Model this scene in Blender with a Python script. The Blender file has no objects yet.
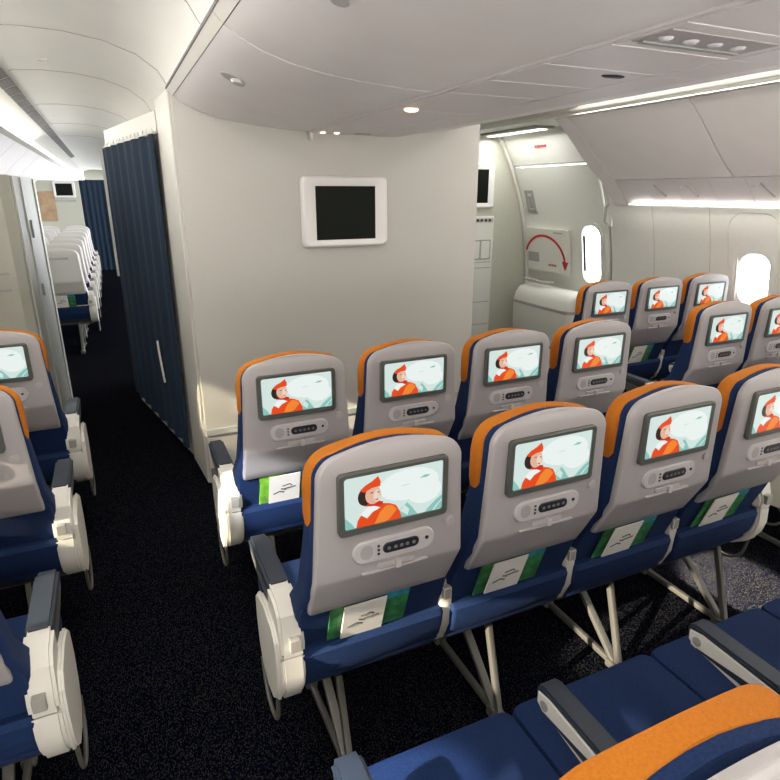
import bpy, bmesh, math, random
from mathutils import Vector, Matrix
random.seed(4)
S = bpy.context.scene
COL = S.collection
PI = math.pi
CX = 1.26                                   # cabin axis

# ------------------------------------------------------------------ materials
def mat(name, rgb, rough=.5, noise=0, nscale=40, bump=0, bscale=200, metal=0, emit=None, estr=1, spec=.5, coat=0):
    m = bpy.data.materials.new(name); m.use_nodes = True
    nt = m.node_tree; b = nt.nodes['Principled BSDF']
    b.inputs['Base Color'].default_value = (*rgb, 1)
    b.inputs['Roughness'].default_value = rough
    b.inputs['Metallic'].default_value = metal
    b.inputs['Specular IOR Level'].default_value = spec
    b.inputs['Coat Weight'].default_value = coat
    if noise or bump:
        tc = nt.nodes.new('ShaderNodeTexCoord')
    if noise:
        n = nt.nodes.new('ShaderNodeTexNoise'); n.inputs['Scale'].default_value = nscale; n.inputs['Detail'].default_value = 4
        r = nt.nodes.new('ShaderNodeValToRGB')
        r.color_ramp.elements[0].position = .3; r.color_ramp.elements[1].position = .7
        r.color_ramp.elements[0].color = (*[c * (1 - noise) for c in rgb], 1)
        r.color_ramp.elements[1].color = (*[min(1, c * (1 + noise)) for c in rgb], 1)
        nt.links.new(tc.outputs['Object'], n.inputs['Vector']); nt.links.new(n.outputs['Fac'], r.inputs['Fac'])
        nt.links.new(r.outputs['Color'], b.inputs['Base Color'])
    if bump:
        n2 = nt.nodes.new('ShaderNodeTexNoise'); n2.inputs['Scale'].default_value = bscale
        bp = nt.nodes.new('ShaderNodeBump'); bp.inputs['Strength'].default_value = bump; bp.inputs['Distance'].default_value = .002
        nt.links.new(tc.outputs['Object'], n2.inputs['Vector']); nt.links.new(n2.outputs['Fac'], bp.inputs['Height'])
        nt.links.new(bp.outputs['Normal'], b.inputs['Normal'])
    if emit:
        b.inputs['Emission Color'].default_value = (*emit, 1); b.inputs['Emission Strength'].default_value = estr
    return m

M = {}
M['shell'] = mat('shell_plastic', (.34, .318, .316), .42, bump=.05, bscale=500)
M['shell_light'] = mat('control_panel_plastic', (.45, .43, .43), .35)
M['blue'] = mat('blue_fabric', (.0048, .0185, .070), .85, noise=.35, nscale=260, bump=.5, bscale=600, spec=.25)
M['orange'] = mat('orange_fabric', (.42, .130, .008), .8, noise=.12, nscale=300, bump=.3, bscale=500, spec=.25)
M['bezel'] = mat('bezel', (.075, .078, .07), .4)
M['button'] = mat('dark_button', (.012, .014, .02), .35)
M['line'] = mat('panel_gap', (.16, .15, .145), .6)
M['latch'] = mat('latch_grey', (.40, .37, .365), .5)
M['pad'] = mat('armrest_pad', (.011, .018, .030), .55, bump=.2, bscale=400)
M['arm'] = mat('armrest_plastic', (.55, .53, .48), .45)
M['arm_dark'] = mat('armrest_side_dark', (.07, .07, .066), .5)
M['arm_grey'] = mat('armrest_recess', (.25, .24, .22), .5)
M['metal'] = mat('leg_metal', (.10, .096, .085), .45, metal=.3)
M['dark'] = mat('seat_pan', (.02, .021, .024), .7)
M['bin'] = mat('bin_plastic', (.84, .80, .785), .45, noise=.02, nscale=6)
M['psu'] = mat('service_panel_plastic', (.74, .69, .69), .45)
M['bulk'] = mat('bulkhead_laminate', (.46, .445, .405), .55, noise=.03, nscale=120, bump=.15, bscale=150)
M['trimw'] = mat('light_trim', (.60, .585, .53), .5)
M['side'] = mat('sidewall_laminate', (.72, .71, .66), .5, noise=.015, nscale=30)
M['ceil'] = mat('ceiling_laminate', (.70, .69, .64), .55, noise=.02, nscale=3)
M['galley'] = mat('galley_laminate', (.46, .46, .385), .5, noise=.02, nscale=20)
M['door'] = mat('door_plastic', (.68, .68, .62), .45)
M['doorgrey'] = mat('door_grey', (.34, .35, .33), .5)
M['red'] = mat('red_paint', (.50, .02, .02), .5)
M['tvframe'] = mat('monitor_plastic', (.70, .68, .66), .35)
M['black'] = mat('monitor_glass', (.006, .008, .006), .45, spec=.08)
M['curtain'] = mat('curtain_fabric', (.017, .031, .055), .9, noise=.15, nscale=120, bump=.3, bscale=500, spec=.2)
M['white'] = mat('white_paper', (.72, .69, .64), .6)
M['green'] = mat('green_print', (.03, .16, .05), .5, noise=.7, nscale=28)
M['lime'] = mat('lime_print', (.18, .45, .04), .5, noise=.4, nscale=25)
M['teal'] = mat('teal_print', (.02, .17, .22), .5, noise=.6, nscale=30)
M['ink'] = mat('grey_ink', (.10, .11, .09), .6)
M['tan'] = mat('tan_panel', (.36, .24, .14), .6, noise=.2, nscale=8)
M['lamp'] = mat('lamp_lens', (.9, .9, .9), .3, emit=(1, .98, .94), estr=1.5)
M['bulb'] = mat('reading_lamp_lit', (.9, .8, .7), .3, emit=(1, .72, .45), estr=1.6)
M['lens'] = mat('clear_lens', (.75, .74, .78), .15, coat=.5)
M['fwd'] = mat('forward_seat_shell', (.55, .535, .50), .45)
M['fwdpink'] = mat('forward_seat_cover', (.66, .58, .585), .8)

def carpet():
    m = bpy.data.materials.new('carpet_navy'); m.use_nodes = True
    nt = m.node_tree; b = nt.nodes['Principled BSDF']
    tc = nt.nodes.new('ShaderNodeTexCoord'); mp = nt.nodes.new('ShaderNodeMapping')
    mp.inputs['Scale'].default_value = (1, .55, 1)
    v = nt.nodes.new('ShaderNodeTexVoronoi'); v.inputs['Scale'].default_value = 235
    r = nt.nodes.new('ShaderNodeValToRGB')
    r.color_ramp.elements[0].position = .18; r.color_ramp.elements[0].color = (.036, .032, .023, 1)
    r.color_ramp.elements[1].position = .42; r.color_ramp.elements[1].color = (.0014, .0021, .0055, 1)
    nt.links.new(tc.outputs['Object'], mp.inputs['Vector']); nt.links.new(mp.outputs['Vector'], v.inputs['Vector'])
    nt.links.new(v.outputs['Distance'], r.inputs['Fac']); nt.links.new(r.outputs['Color'], b.inputs['Base Color'])
    b.inputs['Roughness'].default_value = .95; b.inputs['Specular IOR Level'].default_value = .0
    bp = nt.nodes.new('ShaderNodeBump'); bp.inputs['Strength'].default_value = .6; bp.inputs['Distance'].default_value = .004
    nt.links.new(v.outputs['Distance'], bp.inputs['Height']); nt.links.new(bp.outputs['Normal'], b.inputs['Normal'])
    return m
M['carpet'] = carpet()

def glass():
    m = bpy.data.materials.new('window_glass'); m.use_nodes = True
    nt = m.node_tree; nt.nodes.clear()
    o = nt.nodes.new('ShaderNodeOutputMaterial'); mx = nt.nodes.new('ShaderNodeMixShader'); mx.inputs[0].default_value = .06
    t = nt.nodes.new('ShaderNodeBsdfTransparent'); g = nt.nodes.new('ShaderNodeBsdfGlossy'); g.inputs['Roughness'].default_value = .05
    nt.links.new(t.outputs[0], mx.inputs[1]); nt.links.new(g.outputs[0], mx.inputs[2]); nt.links.new(mx.outputs[0], o.inputs[0])
    return m
M['glass'] = glass()

def screen_mat(name, rgb, s=.78):
    return mat(name, (.01, .01, .01), .2, emit=rgb, estr=s * .80)
SC = [screen_mat('screen_sky', (.68, .81, .77)), screen_mat('screen_white', (.86, .93, .90)),
      screen_mat('screen_teal', (.25, .56, .50)), screen_mat('screen_orange', (.80, .07, .008)),
      screen_mat('screen_skin', (.80, .47, .33)), screen_mat('screen_hair', (.035, .016, .012)),
      screen_mat('screen_red', (.62, .03, .01)), screen_mat('screen_bright_orange', (.9, .25, .03)),
      screen_mat('screen_blush', (.86, .68, .56))]

# ------------------------------------------------------------------ mesh helpers
def link(name, bm, mats, parent=None, smooth=False, loc=None):
    me = bpy.data.meshes.new(name)
    bmesh.ops.recalc_face_normals(bm, faces=bm.faces) if name != 'picture' else None
    bm.to_mesh(me); bm.free()
    for m in (mats if isinstance(mats, (list, tuple)) else [mats]): me.materials.append(m)
    if smooth:
        for p in me.polygons: p.use_smooth = True
        me.set_sharp_from_angle(angle=math.radians(35))
    o = bpy.data.objects.new(name, me); COL.objects.link(o)
    if parent: o.parent = parent
    if loc: o.location = loc
    return o

def BM(): return bmesh.new()

def box(bm, a, b, bev=0, seg=2, mi=0):
    x0, y0, z0 = a; x1, y1, z1 = b
    r = bmesh.ops.create_cube(bm, size=1)
    vs = r['verts']
    for v in vs:
        v.co = Vector(((x0 + x1) / 2 + v.co.x * (x1 - x0), (y0 + y1) / 2 + v.co.y * (y1 - y0), (z0 + z1) / 2 + v.co.z * (z1 - z0)))
    fs = list({f for v in vs for f in v.link_faces})
    for f in fs: f.material_index = mi
    if bev:
        es = list({e for v in vs for e in v.link_edges})
        bmesh.ops.bevel(bm, geom=es, offset=bev, segments=seg, affect='EDGES', profile=.6)
    return bm

def bridge(bm, rings, closed=True, cap=True, mi=0):
    R = [[bm.verts.new(p) for p in r] for r in rings]
    n = len(R[0])
    for a, b in zip(R, R[1:]):
        for i in range(n if closed else n - 1):
            j = (i + 1) % n
            f = bm.faces.new((a[i], a[j], b[j], b[i])); f.material_index = mi
    if cap and closed:
        f = bm.faces.new(R[0]); f.material_index = mi
        f = bm.faces.new(R[-1][::-1]); f.material_index = mi
    return R

def rring(cx, cy, hx, hy, r, n=4):
    """rounded-rectangle ring in 2D"""
    r = min(r, hx * .999, hy * .999); out = []
    for qx, qy, a0 in ((1, 1, 0), (-1, 1, PI / 2), (-1, -1, PI), (1, -1, 3 * PI / 2)):
        for k in range(n + 1):
            a = a0 + PI / 2 * k / n
            out.append((cx + qx * (hx - r) + r * math.cos(a), cy + qy * (hy - r) + r * math.sin(a)))
    return out

def loft_z(bm, rows, r=.012, mi=0):
    """rows (z, y centre, half width x, half thickness y[, x centre])"""
    rings = []
    for row in rows:
        z, yc, hw, ht = row[:4]; xc = row[4] if len(row) > 4 else 0
        rings.append([(x, y, z) for x, y in rring(xc, yc, hw, ht, min(r, ht * .95))])
    bridge(bm, rings, mi=mi)
    return bm

def slab_xz(bm, x0, x1, z0, z1, y0, y1, r=.01, bev=.002, mi=0, hole=None, mi_edge=None):
    """rounded rectangle plate in the x-z plane, rear face at y0 (towards -Y), thickness to y1"""
    cx, cz, hx, hz = (x0 + x1) / 2, (z0 + z1) / 2, (x1 - x0) / 2, (z1 - z0) / 2
    o = rring(cx, cz, hx, hz, r, 5); i = rring(cx, cz, hx - bev, hz - bev, max(r - bev, .001), 5)
    if hole:
        hx0, hx1, hz0, hz1, hr, depth = hole
        h = rring((hx0 + hx1) / 2, (hz0 + hz1) / 2, (hx1 - hx0) / 2, (hz1 - hz0) / 2, hr, 5)
        bridge(bm, [[(x, y1, z) for x, z in o], [(x, y0 + bev, z) for x, z in o], [(x, y0, z) for x, z in i],
                    [(x, y0, z) for x, z in h], [(x, y0 + depth, z) for x, z in h]], cap=True, mi=mi)
    else:
        bridge(bm, [[(x, y1, z) for x, z in o], [(x, y0 + bev, z) for x, z in o], [(x, y0, z) for x, z in i]], mi=mi)
    return bm

def prism_x(bm, pts, x0, x1, bev=0, mi=0):
    """outline in (y, z) extruded along x"""
    a = [bm.verts.new((x0, y, z)) for y, z in pts]; b = [bm.verts.new((x1, y, z)) for y, z in pts]
    n = len(pts); fs = [bm.faces.new(a[::-1]), bm.faces.new(b)]
    for i in range(n):
        fs.append(bm.faces.new((a[i], a[(i + 1) % n], b[(i + 1) % n], b[i])))
    for f in fs: f.material_index = mi
    if bev:
        es = list({e for f in fs[:2] for e in f.edges})
        bmesh.ops.bevel(bm, geom=es, offset=bev, segments=2, affect='EDGES')
    return bm

def prism_y(bm, pts, y0, y1, mi=0, ys=None):
    """outline in (x, z) extruded along y"""
    ys = ys or [y0, y1]
    bridge(bm, [[(x, y, z) for x, z in pts] for y in ys], mi=mi)
    return bm

def prism_z(bm, pts, z0, z1, mi=0):
    bridge(bm, [[(x, y, z) for x, y in pts] for z in (z0, z1)], mi=mi)
    return bm

def tube(bm, path, hx, hy=None, n=8, mi=0, square=False):
    """sweep an ellipse (hx across x, hy in the bend plane) along a path"""
    hy = hy or hx; P = [Vector(p) for p in path]; rings = []
    for i, p in enumerate(P):
        t = (P[min(i + 1, len(P) - 1)] - P[max(i - 1, 0)]).normalized()
        up = Vector((1, 0, 0)) if abs(t.x) < .9 else Vector((0, 0, 1))
        s = t.cross(up).normalized(); u = s.cross(t).normalized()
        if square:
            rings.append([p + u * a + s * b for a, b in rring(0, 0, hx, hy, min(hx, hy) * .4, 2)])
        else:
            rings.append([p + u * hx * math.cos(2 * PI * k / n) + s * hy * math.sin(2 * PI * k / n) for k in range(n)])
    bridge(bm, rings, mi=mi); return bm

def arc(c, r, a0, a1, n=8):
    return [(c[0] + r * math.cos(a0 + (a1 - a0) * k / n), c[1] + r * math.sin(a0 + (a1 - a0) * k / n)) for k in range(n + 1)]

def disc_xz(bm, cx, cz, r, y0, y1, n=16, mi=0):
    bridge(bm, [[(cx + r * math.cos(2 * PI * k / n), y, cz + r * math.sin(2 * PI * k / n)) for k in range(n)] for y in (y1, y0)], mi=mi)
    return bm

def sheet(bm, pts, ys, mi=0, th=0):
    """open profile (x, z) swept along the list of y"""
    R = [[bm.verts.new((x, y, z)) for x, z in pts] for y in ys]
    for a, b in zip(R, R[1:]):
        for i in range(len(pts) - 1):
            f = bm.faces.new((a[i], a[i + 1], b[i + 1], b[i])); f.material_index = mi
    return bm

def thicken(pts, t):
    """closed outline from an open (x, z) profile, offset by t along the left normal"""
    out = []
    for i, p in enumerate(pts):
        a = pts[max(i - 1, 0)]; b = pts[min(i + 1, len(pts) - 1)]
        dx, dz = b[0] - a[0], b[1] - a[1]; l = math.hypot(dx, dz) or 1
        out.append((p[0] - dz / l * t, p[1] + dx / l * t))
    return pts + out[::-1]

def empty(name, loc=(0, 0, 0), label=None, cat=None, group=None, kind=None):
    o = bpy.data.objects.new(name, None); COL.objects.link(o); o.location = loc; o.empty_display_size = .1
    return tag(o, label, cat, group, kind)

def tag(o, label=None, cat=None, group=None, kind=None):
    if label: o['label'] = label
    if cat: o['category'] = cat
    if group: o['group'] = group
    if kind: o['kind'] = kind
    return o

def struct(o, label=None, cat=None):
    return tag(o, label, cat, None, 'structure')

# ------------------------------------------------------------------ the seat
def yr(z):                                   # rear face of the shell
    if z >= .80: return .010 * (1.15 - z) / .35
    return .010 + (.80 - z) / .13 * .068

def top_rows(yc, ht, W, r, zt, crown, n=8, slim=.004):
    """rounded upper corners and a slightly crowned top"""
    rows = []
    for k in range(1, n + 1):
        a = PI / 2 * k / (n + 1); rows.append((zt - crown - r + r * math.sin(a), yc, W - r + r * math.cos(a), ht - slim * k / n))
    w0 = rows[-1][2]
    for f, g in ((.72, .45), (.45, .78), (.18, .97)): rows.append((zt - crown + crown * g, yc, w0 * f, (ht - slim) * (1 - .35 * g)))
    return rows

def shell_bm():
    bm = BM(); rows = []
    for z in (.662, .666): rows.append((z, yr(z) + .014, .199 if z < .664 else .202, .010 if z < .664 else .014))
    for z in (.70, .74, .78, .796): rows.append((z, yr(z) + .014, .204, .014))
    for z in (.804, .83, .90, .98, 1.04): rows.append((z, yr(z) + .014, .204 - (z - .80) * .055, .014))
    rows += top_rows(.0155, .0138, .1905, .060, 1.152, .020)
    return loft_z(bm, rows, .009)

def back_bm():
    bm = BM(); rows = [(.40, .245, .222, .03), (.43, .225, .230, .055), (.55, .192, .232, .050), (.66, .158, .228, .048), (.74, .10, .216, .048), (.84, .078, .208, .046), (.93, .068, .202, .038), (.96, .062, .195, .034), (1.04, .058, .192, .030)]
    rows += top_rows(.052, .024, .1905, .060, 1.142, .020)
    return loft_z(bm, rows, .022)

def headrest_bm():
    bm = BM(); rows = [(.915, .078, .190, .016), (.922, .076, .199, .024), (.96, .076, .203, .029), (1.04, .076, .2025, .029)]
    rows += top_rows(.075, .029, .1995, .068, 1.146, .021)
    return loft_z(bm, rows, .018)

def pocket_bm():
    bm = BM()
    loft_z(bm, [(.382, .205, .210, .018), (.388, .19, .219, .035), (.42, .170, .223, .036), (.46, .155, .224, .033), (.505, .141, .224, .026), (.520, .140, .222, .013)], .02)
    return bm

def pad_fn(bm, w, y0, y1, z0, z1):
    box(bm, (-w, y0, z0), (w, y1, z1), .009, 3); return bm

def screen_picture():
    bm = BM()
    Y = [0]
    def poly(pts, mi):
        Y[0] += 1
        y = -.0052 - .00006 * Y[0]
        f = bm.faces.new([bm.verts.new((x * .1295, y, 1.0135 + z * .067)) for x, z in pts]); f.material_index = mi
        f.normal_update()
        if f.normal.y > 0: f.normal_flip()
    def ell(cx, cz, rx, rz, mi, rot=0, n=18):
        poly([(cx + rx * math.cos(t) * math.cos(rot) - rz * math.sin(t) * math.sin(rot) * .5, cz + rx * math.cos(t) * math.sin(rot) * 2 + rz * math.sin(t) * math.cos(rot)) for t in [2 * PI * k / n for k in range(n)]], mi)
    # coordinates run -1..1 both ways; the screen is twice as wide as high
    poly([(-1, -1), (1, -1), (1, 1), (-1, 1)], 0)
    ell(.30, .30, .62, .62, 1); ell(.62, -.1, .36, .5, 1)
    poly([(.02, -1), (.12, -.62), (.25, -.42), (.34, -.62), (.42, -.85), (.48, -1)], 2)
    poly([(.10, -.70), (.2, -.5), (.30, -.72), (.26, -.95)], 0)
    poly([(.62, -1), (.72, -.80), (.86, -.58), (1, -.42), (1, -.58), (.86, -.82), (.78, -1)], 2)
    poly([(.83, -.98), (.95, -.72), (1, -.66), (1, -.98)], 2)
    poly([(.50, .45), (.62, .55), (.74, .52), (.66, .44)], 2)
    poly([(.10, .28), (.22, .34), (.33, .31), (.2, .25)], 0)
    poly([(-1, -.5), (-.86, -.8), (-.80, -1), (-1, -1)], 2)
    # figure: jacket, scarf, neck, hair, face, cap
    poly([(-.78, -1), (-.75, -.72), (-.66, -.48), (-.52, -.30), (-.30, -.20), (-.10, -.30), (.02, -.42), (.10, -.70), (.14, -1)], 3)
    poly([(-.42, -1), (-.30, -.55), (-.18, -.35), (-.06, -.38), (.04, -.60), (-.1, -.9), (-.2, -1)], 7)
    poly([(-.70, -.50), (-.58, -.30), (-.44, -.24), (-.30, -.38), (-.46, -.50), (-.56, -.70)], 1)
    poly([(-.62, -.20), (-.46, -.26), (-.26, -.30), (-.24, -.16), (-.38, -.06), (-.58, -.06)], 6)
    ell(-.60, .16, .14, .34, 5)
    poly([(-.72, -.02), (-.60, -.16), (-.50, -.05), (-.55, .1)], 5)
    ell(-.44, .18, .155, .36, 4); ell(-.36, .12, .075, .24, 8)
    poly([(-.33, .26), (-.27, .14), (-.31, .08)], 4)
    poly([(-.52, .27), (-.44, .30), (-.44, .25)], 5); poly([(-.36, .28), (-.30, .27), (-.34, .22)], 5)
    poly([(-.42, -.01), (-.33, .01), (-.36, -.06)], 6)
    poly([(-.70, .44), (-.60, .60), (-.46, .72), (-.34, .88), (-.29, .66), (-.30, .48), (-.46, .46), (-.62, .34)], 3)
    return bm

MESH = {}
def build_seat_master():
    root = empty('airline_seat')
    link('seat_back_cushion', back_bm(), M['blue'], root, True)
    link('headrest', headrest_bm(), M['orange'], root, True)
    sh = link('back_shell', shell_bm(), M['shell'], root, True)
    # screen
    bm = BM(); slab_xz(bm, -.145, .145, .928, 1.092, -.009, .012, .013, .003, hole=(-.130, .130, .946, 1.081, .008, .0045))
    bz = link('video_screen', bm, M['bezel'], root, True)
    link('picture', screen_picture(), SC, bz)
    CPZ = -.016
    # control panel with remote
    bm = BM(); slab_xz(bm, -.108, .115, .852, .914, -.0035 + .004, .02, .030, .003)
    cp = link('control_panel', bm, M['shell_light'], root, True, (0, 0, 0)); cp.location = (0, .0005, CPZ)
    bm = BM(); slab_xz(bm, -.030, .070, .869, .898, -.003, .01, .014, .002)
    for x in (-.014, .004, .020, .036, .054): disc_xz(bm, x, .8835, .0048, -.0042, .0, 10, 1)
    link('remote_handset', bm, [M['button'], M['line']], cp, True)
    bm = BM()
    disc_xz(bm, .092, .885, .005, -.001, .012, 12)
    for z in (.872, .883, .894): box(bm, (-.044, -.001, z - .003), (-.038, .01, z + .003))
    link('jack_socket', bm, M['button'], cp)
    bm = BM(); slab_xz(bm, -.090, -.054, .862, .905, .0, .01, .018, .002); link('cord_reel_cover', bm, M['shell'], cp, True)
    # tray latch
    bm = BM(); slab_xz(bm, -.085, .098, .8105, .8155, .002, .02, .002, .0006)
    slab_xz(bm, -.045, .060, .8185, .832, .004, .02, .004, .001)
    tr = link('tray_table_latch', bm, M['latch'], root, True); tr.location = (0, 0, -.008)
    bm = BM(); slab_xz(bm, .004, .020, .812, .834, -.004, .02, .004, .001); link('turn_catch', bm, M['shell_light'], tr, True)
    bm = BM(); disc_xz(bm, .160, .900, .014, .002, .02, 16); disc_xz(bm, .160, .900, .008, .0005, .02, 12)
    link('coat_hook', bm, M['latch'], root, True)
    # lower back, pocket, cushion, frame
    bm = BM(); loft_z(bm, [(.40, .212, .210, .012), (.45, .19, .221, .014), (.56, .150, .223, .014), (.66, .112, .220, .013), (.70, .094, .208, .010)], .01)
    link('lower_back_panel', bm, M['blue'], root, True)
    link('seat_pocket', pocket_bm(), M['blue'], root, True)
    bm = BM(); rows = [(.372, .385, .224, .225), (.385, .388, .231, .236), (.435, .39, .2345, .240), (.457, .39, .2338, .239), (.466, .39, .2305, .2355), (.470, .39, .222, .226)]
    loft_z(bm, rows, .028); link('seat_cushion', bm, M['blue'], root, True)
    bm = BM(); box(bm, (-.225, .19, .335), (.225, .60, .3735), .01); link('seat_pan', bm, M['dark'], root)
    bm = BM()
    for y in (.24, .50): tube(bm, [(-.236, y, .322), (.236, y, .322)], .018, n=10)
    link('support_tube', bm, M['metal'], root, True)
    return root

def leg_bm():
    bm = BM()
    box(bm, (-.022, .075, .0), (.022, .155, .035), .008)
    tube(bm, [(0, .105, .025), (0, .135, .12), (0, .165, .22), (0, .20, .33)], .010, .012, square=True)
    tube(bm, [(0, .12, .02), (0, .30, .18), (0, .46, .305)], .014, .010, square=True)
    tube(bm, [(0, .50, .32), (0, .52, .16), (0, .53, .02)], .016, .016, square=True)
    tube(bm, [(0, .14, .018), (0, .53, .018)], .010, .012, square=True)
    box(bm, (-.022, .50, .0), (.022, .57, .03), .008)
    return bm

def arm_bits():
    # slim armrest between two seats
    pts = [(.20, .598), (.47, .606), (.500, .630), (.505, .650), (.500, .665), (.485, .672), (.20, .668), (.18, .655), (.18, .61)]
    bm = BM(); prism_x(bm, pts, -.0265, .0265, .005); MESH['pad_in'] = link('armrest_pad', bm, M['pad'], None, True)
    bm = BM(); prism_x(bm, [(.495, .655), (.494, .628), (.475, .616), (.20, .640), (.20, .652), (.46, .662)], -.0300, -.0235, .002); prism_x(bm, [(.495, .655), (.494, .628), (.475, .616), (.20, .640), (.20, .652), (.46, .662)], .0235, .0300, .002); prism_x(bm, [(.50, .635), (.49, .61), (.28, .58), (.19, .59), (.19, .625)], -.022, .022, .001)
    for s in (-1, 1):
        bridge(bm, [[(x, .470 + .012 * math.cos(2 * PI * k / 14), .636 + .012 * math.sin(2 * PI * k / 14)) for k in range(14)] for x in (s * .024, s * .0318)], mi=1)
    MESH['arm_in'] = link('armrest', bm, [M['arm'], M['arm_grey']], None, True)
    bm = BM(); P = [(0, .185, .655), (0, .170, .60), (0, .150, .53), (0, .155, .45), (0, .185, .38), (0, .225, .345)]
    tube(bm, P, .020, .020, square=True)
    box(bm, (-.013, .124, .545), (.013, .15, .585), .003, mi=1)
    MESH['col_in'] = link('armrest_column', bm, [M['arm'], M['arm_grey']], None, True)
    # wide aisle-end armrest
    pts = [(.235, .632), (.49, .640), (.515, .652), (.513, .668), (.49, .676), (.24, .676)]
    bm = BM(); prism_x(bm, pts, -.030, .030, .008); MESH['pad_end'] = link('armrest_pad', bm, M['pad'], None, True)
    bm = BM()
    cap = [(.245, .672), (.17, .666), (.135, .640), (.110, .56), (.112, .525), (.245, .525)]
    prism_x(bm, cap, -.034, .032, .008)
    prism_x(bm, [(.514, .64), (.50, .615), (.44, .60), (.24, .58), (.24, .632)], -.027, .027, .004, 1)
    for f in bm.faces:
        if f.calc_center_median().y > .25: f.material_index = 1
    MESH['arm_end'] = link('armrest', bm, [M['arm'], M['arm_dark']], None, True)
    bm = BM()
    sh = [(.112, .520), (.108, .46), (.120, .41), (.150, .36), (.20, .325), (.26, .315), (.26, .52)]
    prism_x(bm, sh, -.034, .030, .008)
    MESH['col_end'] = link('armrest_column', bm, M['arm'], None, True)
    bm = BM(); slab_xz(bm, -.012, .018, .548, .586, .098, .14, .004, .001); MESH['btn'] = link('release_button', bm, M['arm_grey'], None, True)
    bm = BM()
    pl = [(.17, .595), (.135, .56), (.125, .50), (.13, .42), (.15, .36), (.20, .318), (.27, .31), (.33, .34), (.36, .40), (.375, .48), (.37, .56), (.34, .588), (.26, .604)]
    prism_x(bm, pl, -.046, -.028, .006)
    MESH['plate'] = link('side_plate', bm, M['arm'], None, True)
    bm = BM(); P = [(-.04, .17, .345)] + [(-.04, y, z) for y, z in arc((.265, .30), .085, PI * 1.05, PI * 1.95, 10)] + [(-.04, .36, .335)]
    tube(bm, P, .006, .006)
    MESH['hoop'] = link('baggage_bar', bm, M['metal'], None, True)
    MESH['leg'] = link('leg', leg_bm(), M['metal'], None, True)

def kid(src, parent, loc=(0, 0, 0), sx=1):
    c = src.copy(); COL.objects.link(c); c.parent = parent; c.location = loc; c.scale = (sx, 1, 1)
    return c

def copy_thing(root):
    r = root.copy(); COL.objects.link(r)
    for ch in list(root.children):
        c = ch.copy(); COL.objects.link(c); c.parent = r
        for g in ch.children:
            d = g.copy(); COL.objects.link(d); d.parent = c
    return r

master = build_seat_master()
arm_bits()
SP = .472
def seat(x, y, label, group, leg_dx=0, left='in', right=None, src=None):
    r = copy_thing(src or master); r.location = (x, y, 0)
    tag(r, label, 'seat', group)
    kid(MESH['leg'], r, (leg_dx, 0, 0))
    for side, kind in ((-1, left), (1, right)):
        if not kind: continue
        bx = side * SP / 2
        if kind == 'in':
            a = kid(MESH['arm_in'], r, (bx, 0, 0)); kid(MESH['pad_in'], a); kid(MESH['col_in'], a)
        else:
            a = kid(MESH['arm_end'], r, (bx + side * .004, 0, 0), -side); kid(MESH['pad_end'], a); kid(MESH['col_end'], a)
            kid(MESH['btn'], a); kid(MESH['plate'], a); kid(MESH['hoop'], a)
    return r

CXS = [.538 + SP * k for k in range(4)]
LDX = [-.09, -.03, .03, .13]
ordw = ['leftmost', 'second from the left', 'third from the left', 'rightmost']
def recline(root, deg):
    """tip the backrest parts about the hinge, as a reclined seat does"""
    h = Vector((0, .22, .47)); m = Matrix.Translation(h) @ Matrix.Rotation(math.radians(-deg), 4, 'X') @ Matrix.Translation(-h)
    for ch in root.children:
        if ch.name.split('.')[0] in ('seat_back_cushion', 'headrest', 'back_shell', 'video_screen', 'control_panel', 'tray_table_latch', 'coat_hook'):
            ch.matrix_basis = m
RECL = 5.0
YZ, YA, YB = .312, 1.157, 1.99
for i, x in enumerate(CXS):
    l = 'end' if i == 0 else 'in'; r = 'end' if i == 3 else None
    zl = ['blue seat with orange headrest cut off by the bottom right corner, nearest the camera',
          'blue seat cushion between the two armrests at the bottom edge, nearest row',
          'blue seat cushion right of the second dark armrest, nearest row',
          'seat at the far right end of the nearest row, mostly out of frame'][i]
    zr = seat(x - .018, YZ, zl, 'centre seats, nearest row', LDX[i], l, r); recline(zr, -RECL)
    seat(x, YA, ['large grey-backed seat beside the left aisle, biggest whole screen in view',
                 'large grey-backed seat second from left in the large middle row',
                 'large grey-backed seat third from left in the large middle row',
                 'large grey-backed seat rightmost of the large middle row, screen at the right edge'][i], 'centre seats, middle row', LDX[i], l, r)
    seat(x, YB, ['grey-backed seat directly below the wall monitor\'s left, first of the row at the white wall',
                 'grey-backed seat second from left in the row facing the white wall, below the monitor',
                 'grey-backed seat third from left in the row facing the white wall',
                 'grey-backed seat rightmost in the row facing the white wall, beside the right aisle'][i], 'centre seats, row facing the white wall', LDX[i], l, r)
LY = [.39, 1.22, 2.05, 2.885]
LXS = [-.532, -.532 - SP]
lw = ['left-block seat nearest the camera, below the left frame edge', 'left-block seat beside the aisle in the bottom left corner, blue back and sunlit end cap',
      'left-block seat beside the aisle, its white shell cut by the left edge at mid height', 'left-block seat beside the aisle with half its pale screen showing at the left edge']
lw2 = ['window-side neighbour of the nearest left-block seat', 'window-side neighbour of the bottom left corner seat', 'window-side neighbour of the white-shelled seat at the left edge',
       'window-side neighbour of the seat with the half screen at the left edge']
for k, y in enumerate(LY):
    if k == 0: continue
    seat(LXS[0], y, lw[k], 'left block seats', .085, 'in', 'end')
    seat(LXS[1], y, lw2[k], 'left block seats', 0, 'in', None)
RXS = [2.925, 2.925 + SP, 2.925 + 2 * SP]
RY = [1.25, 2.085, 2.935]
rn = ['aisle', 'middle', 'window']
rr = ['nearest right-block row, at the right frame edge', 'middle right-block row, in front of the bright cabin window', 'farthest right-block row, below the exit door']
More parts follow.
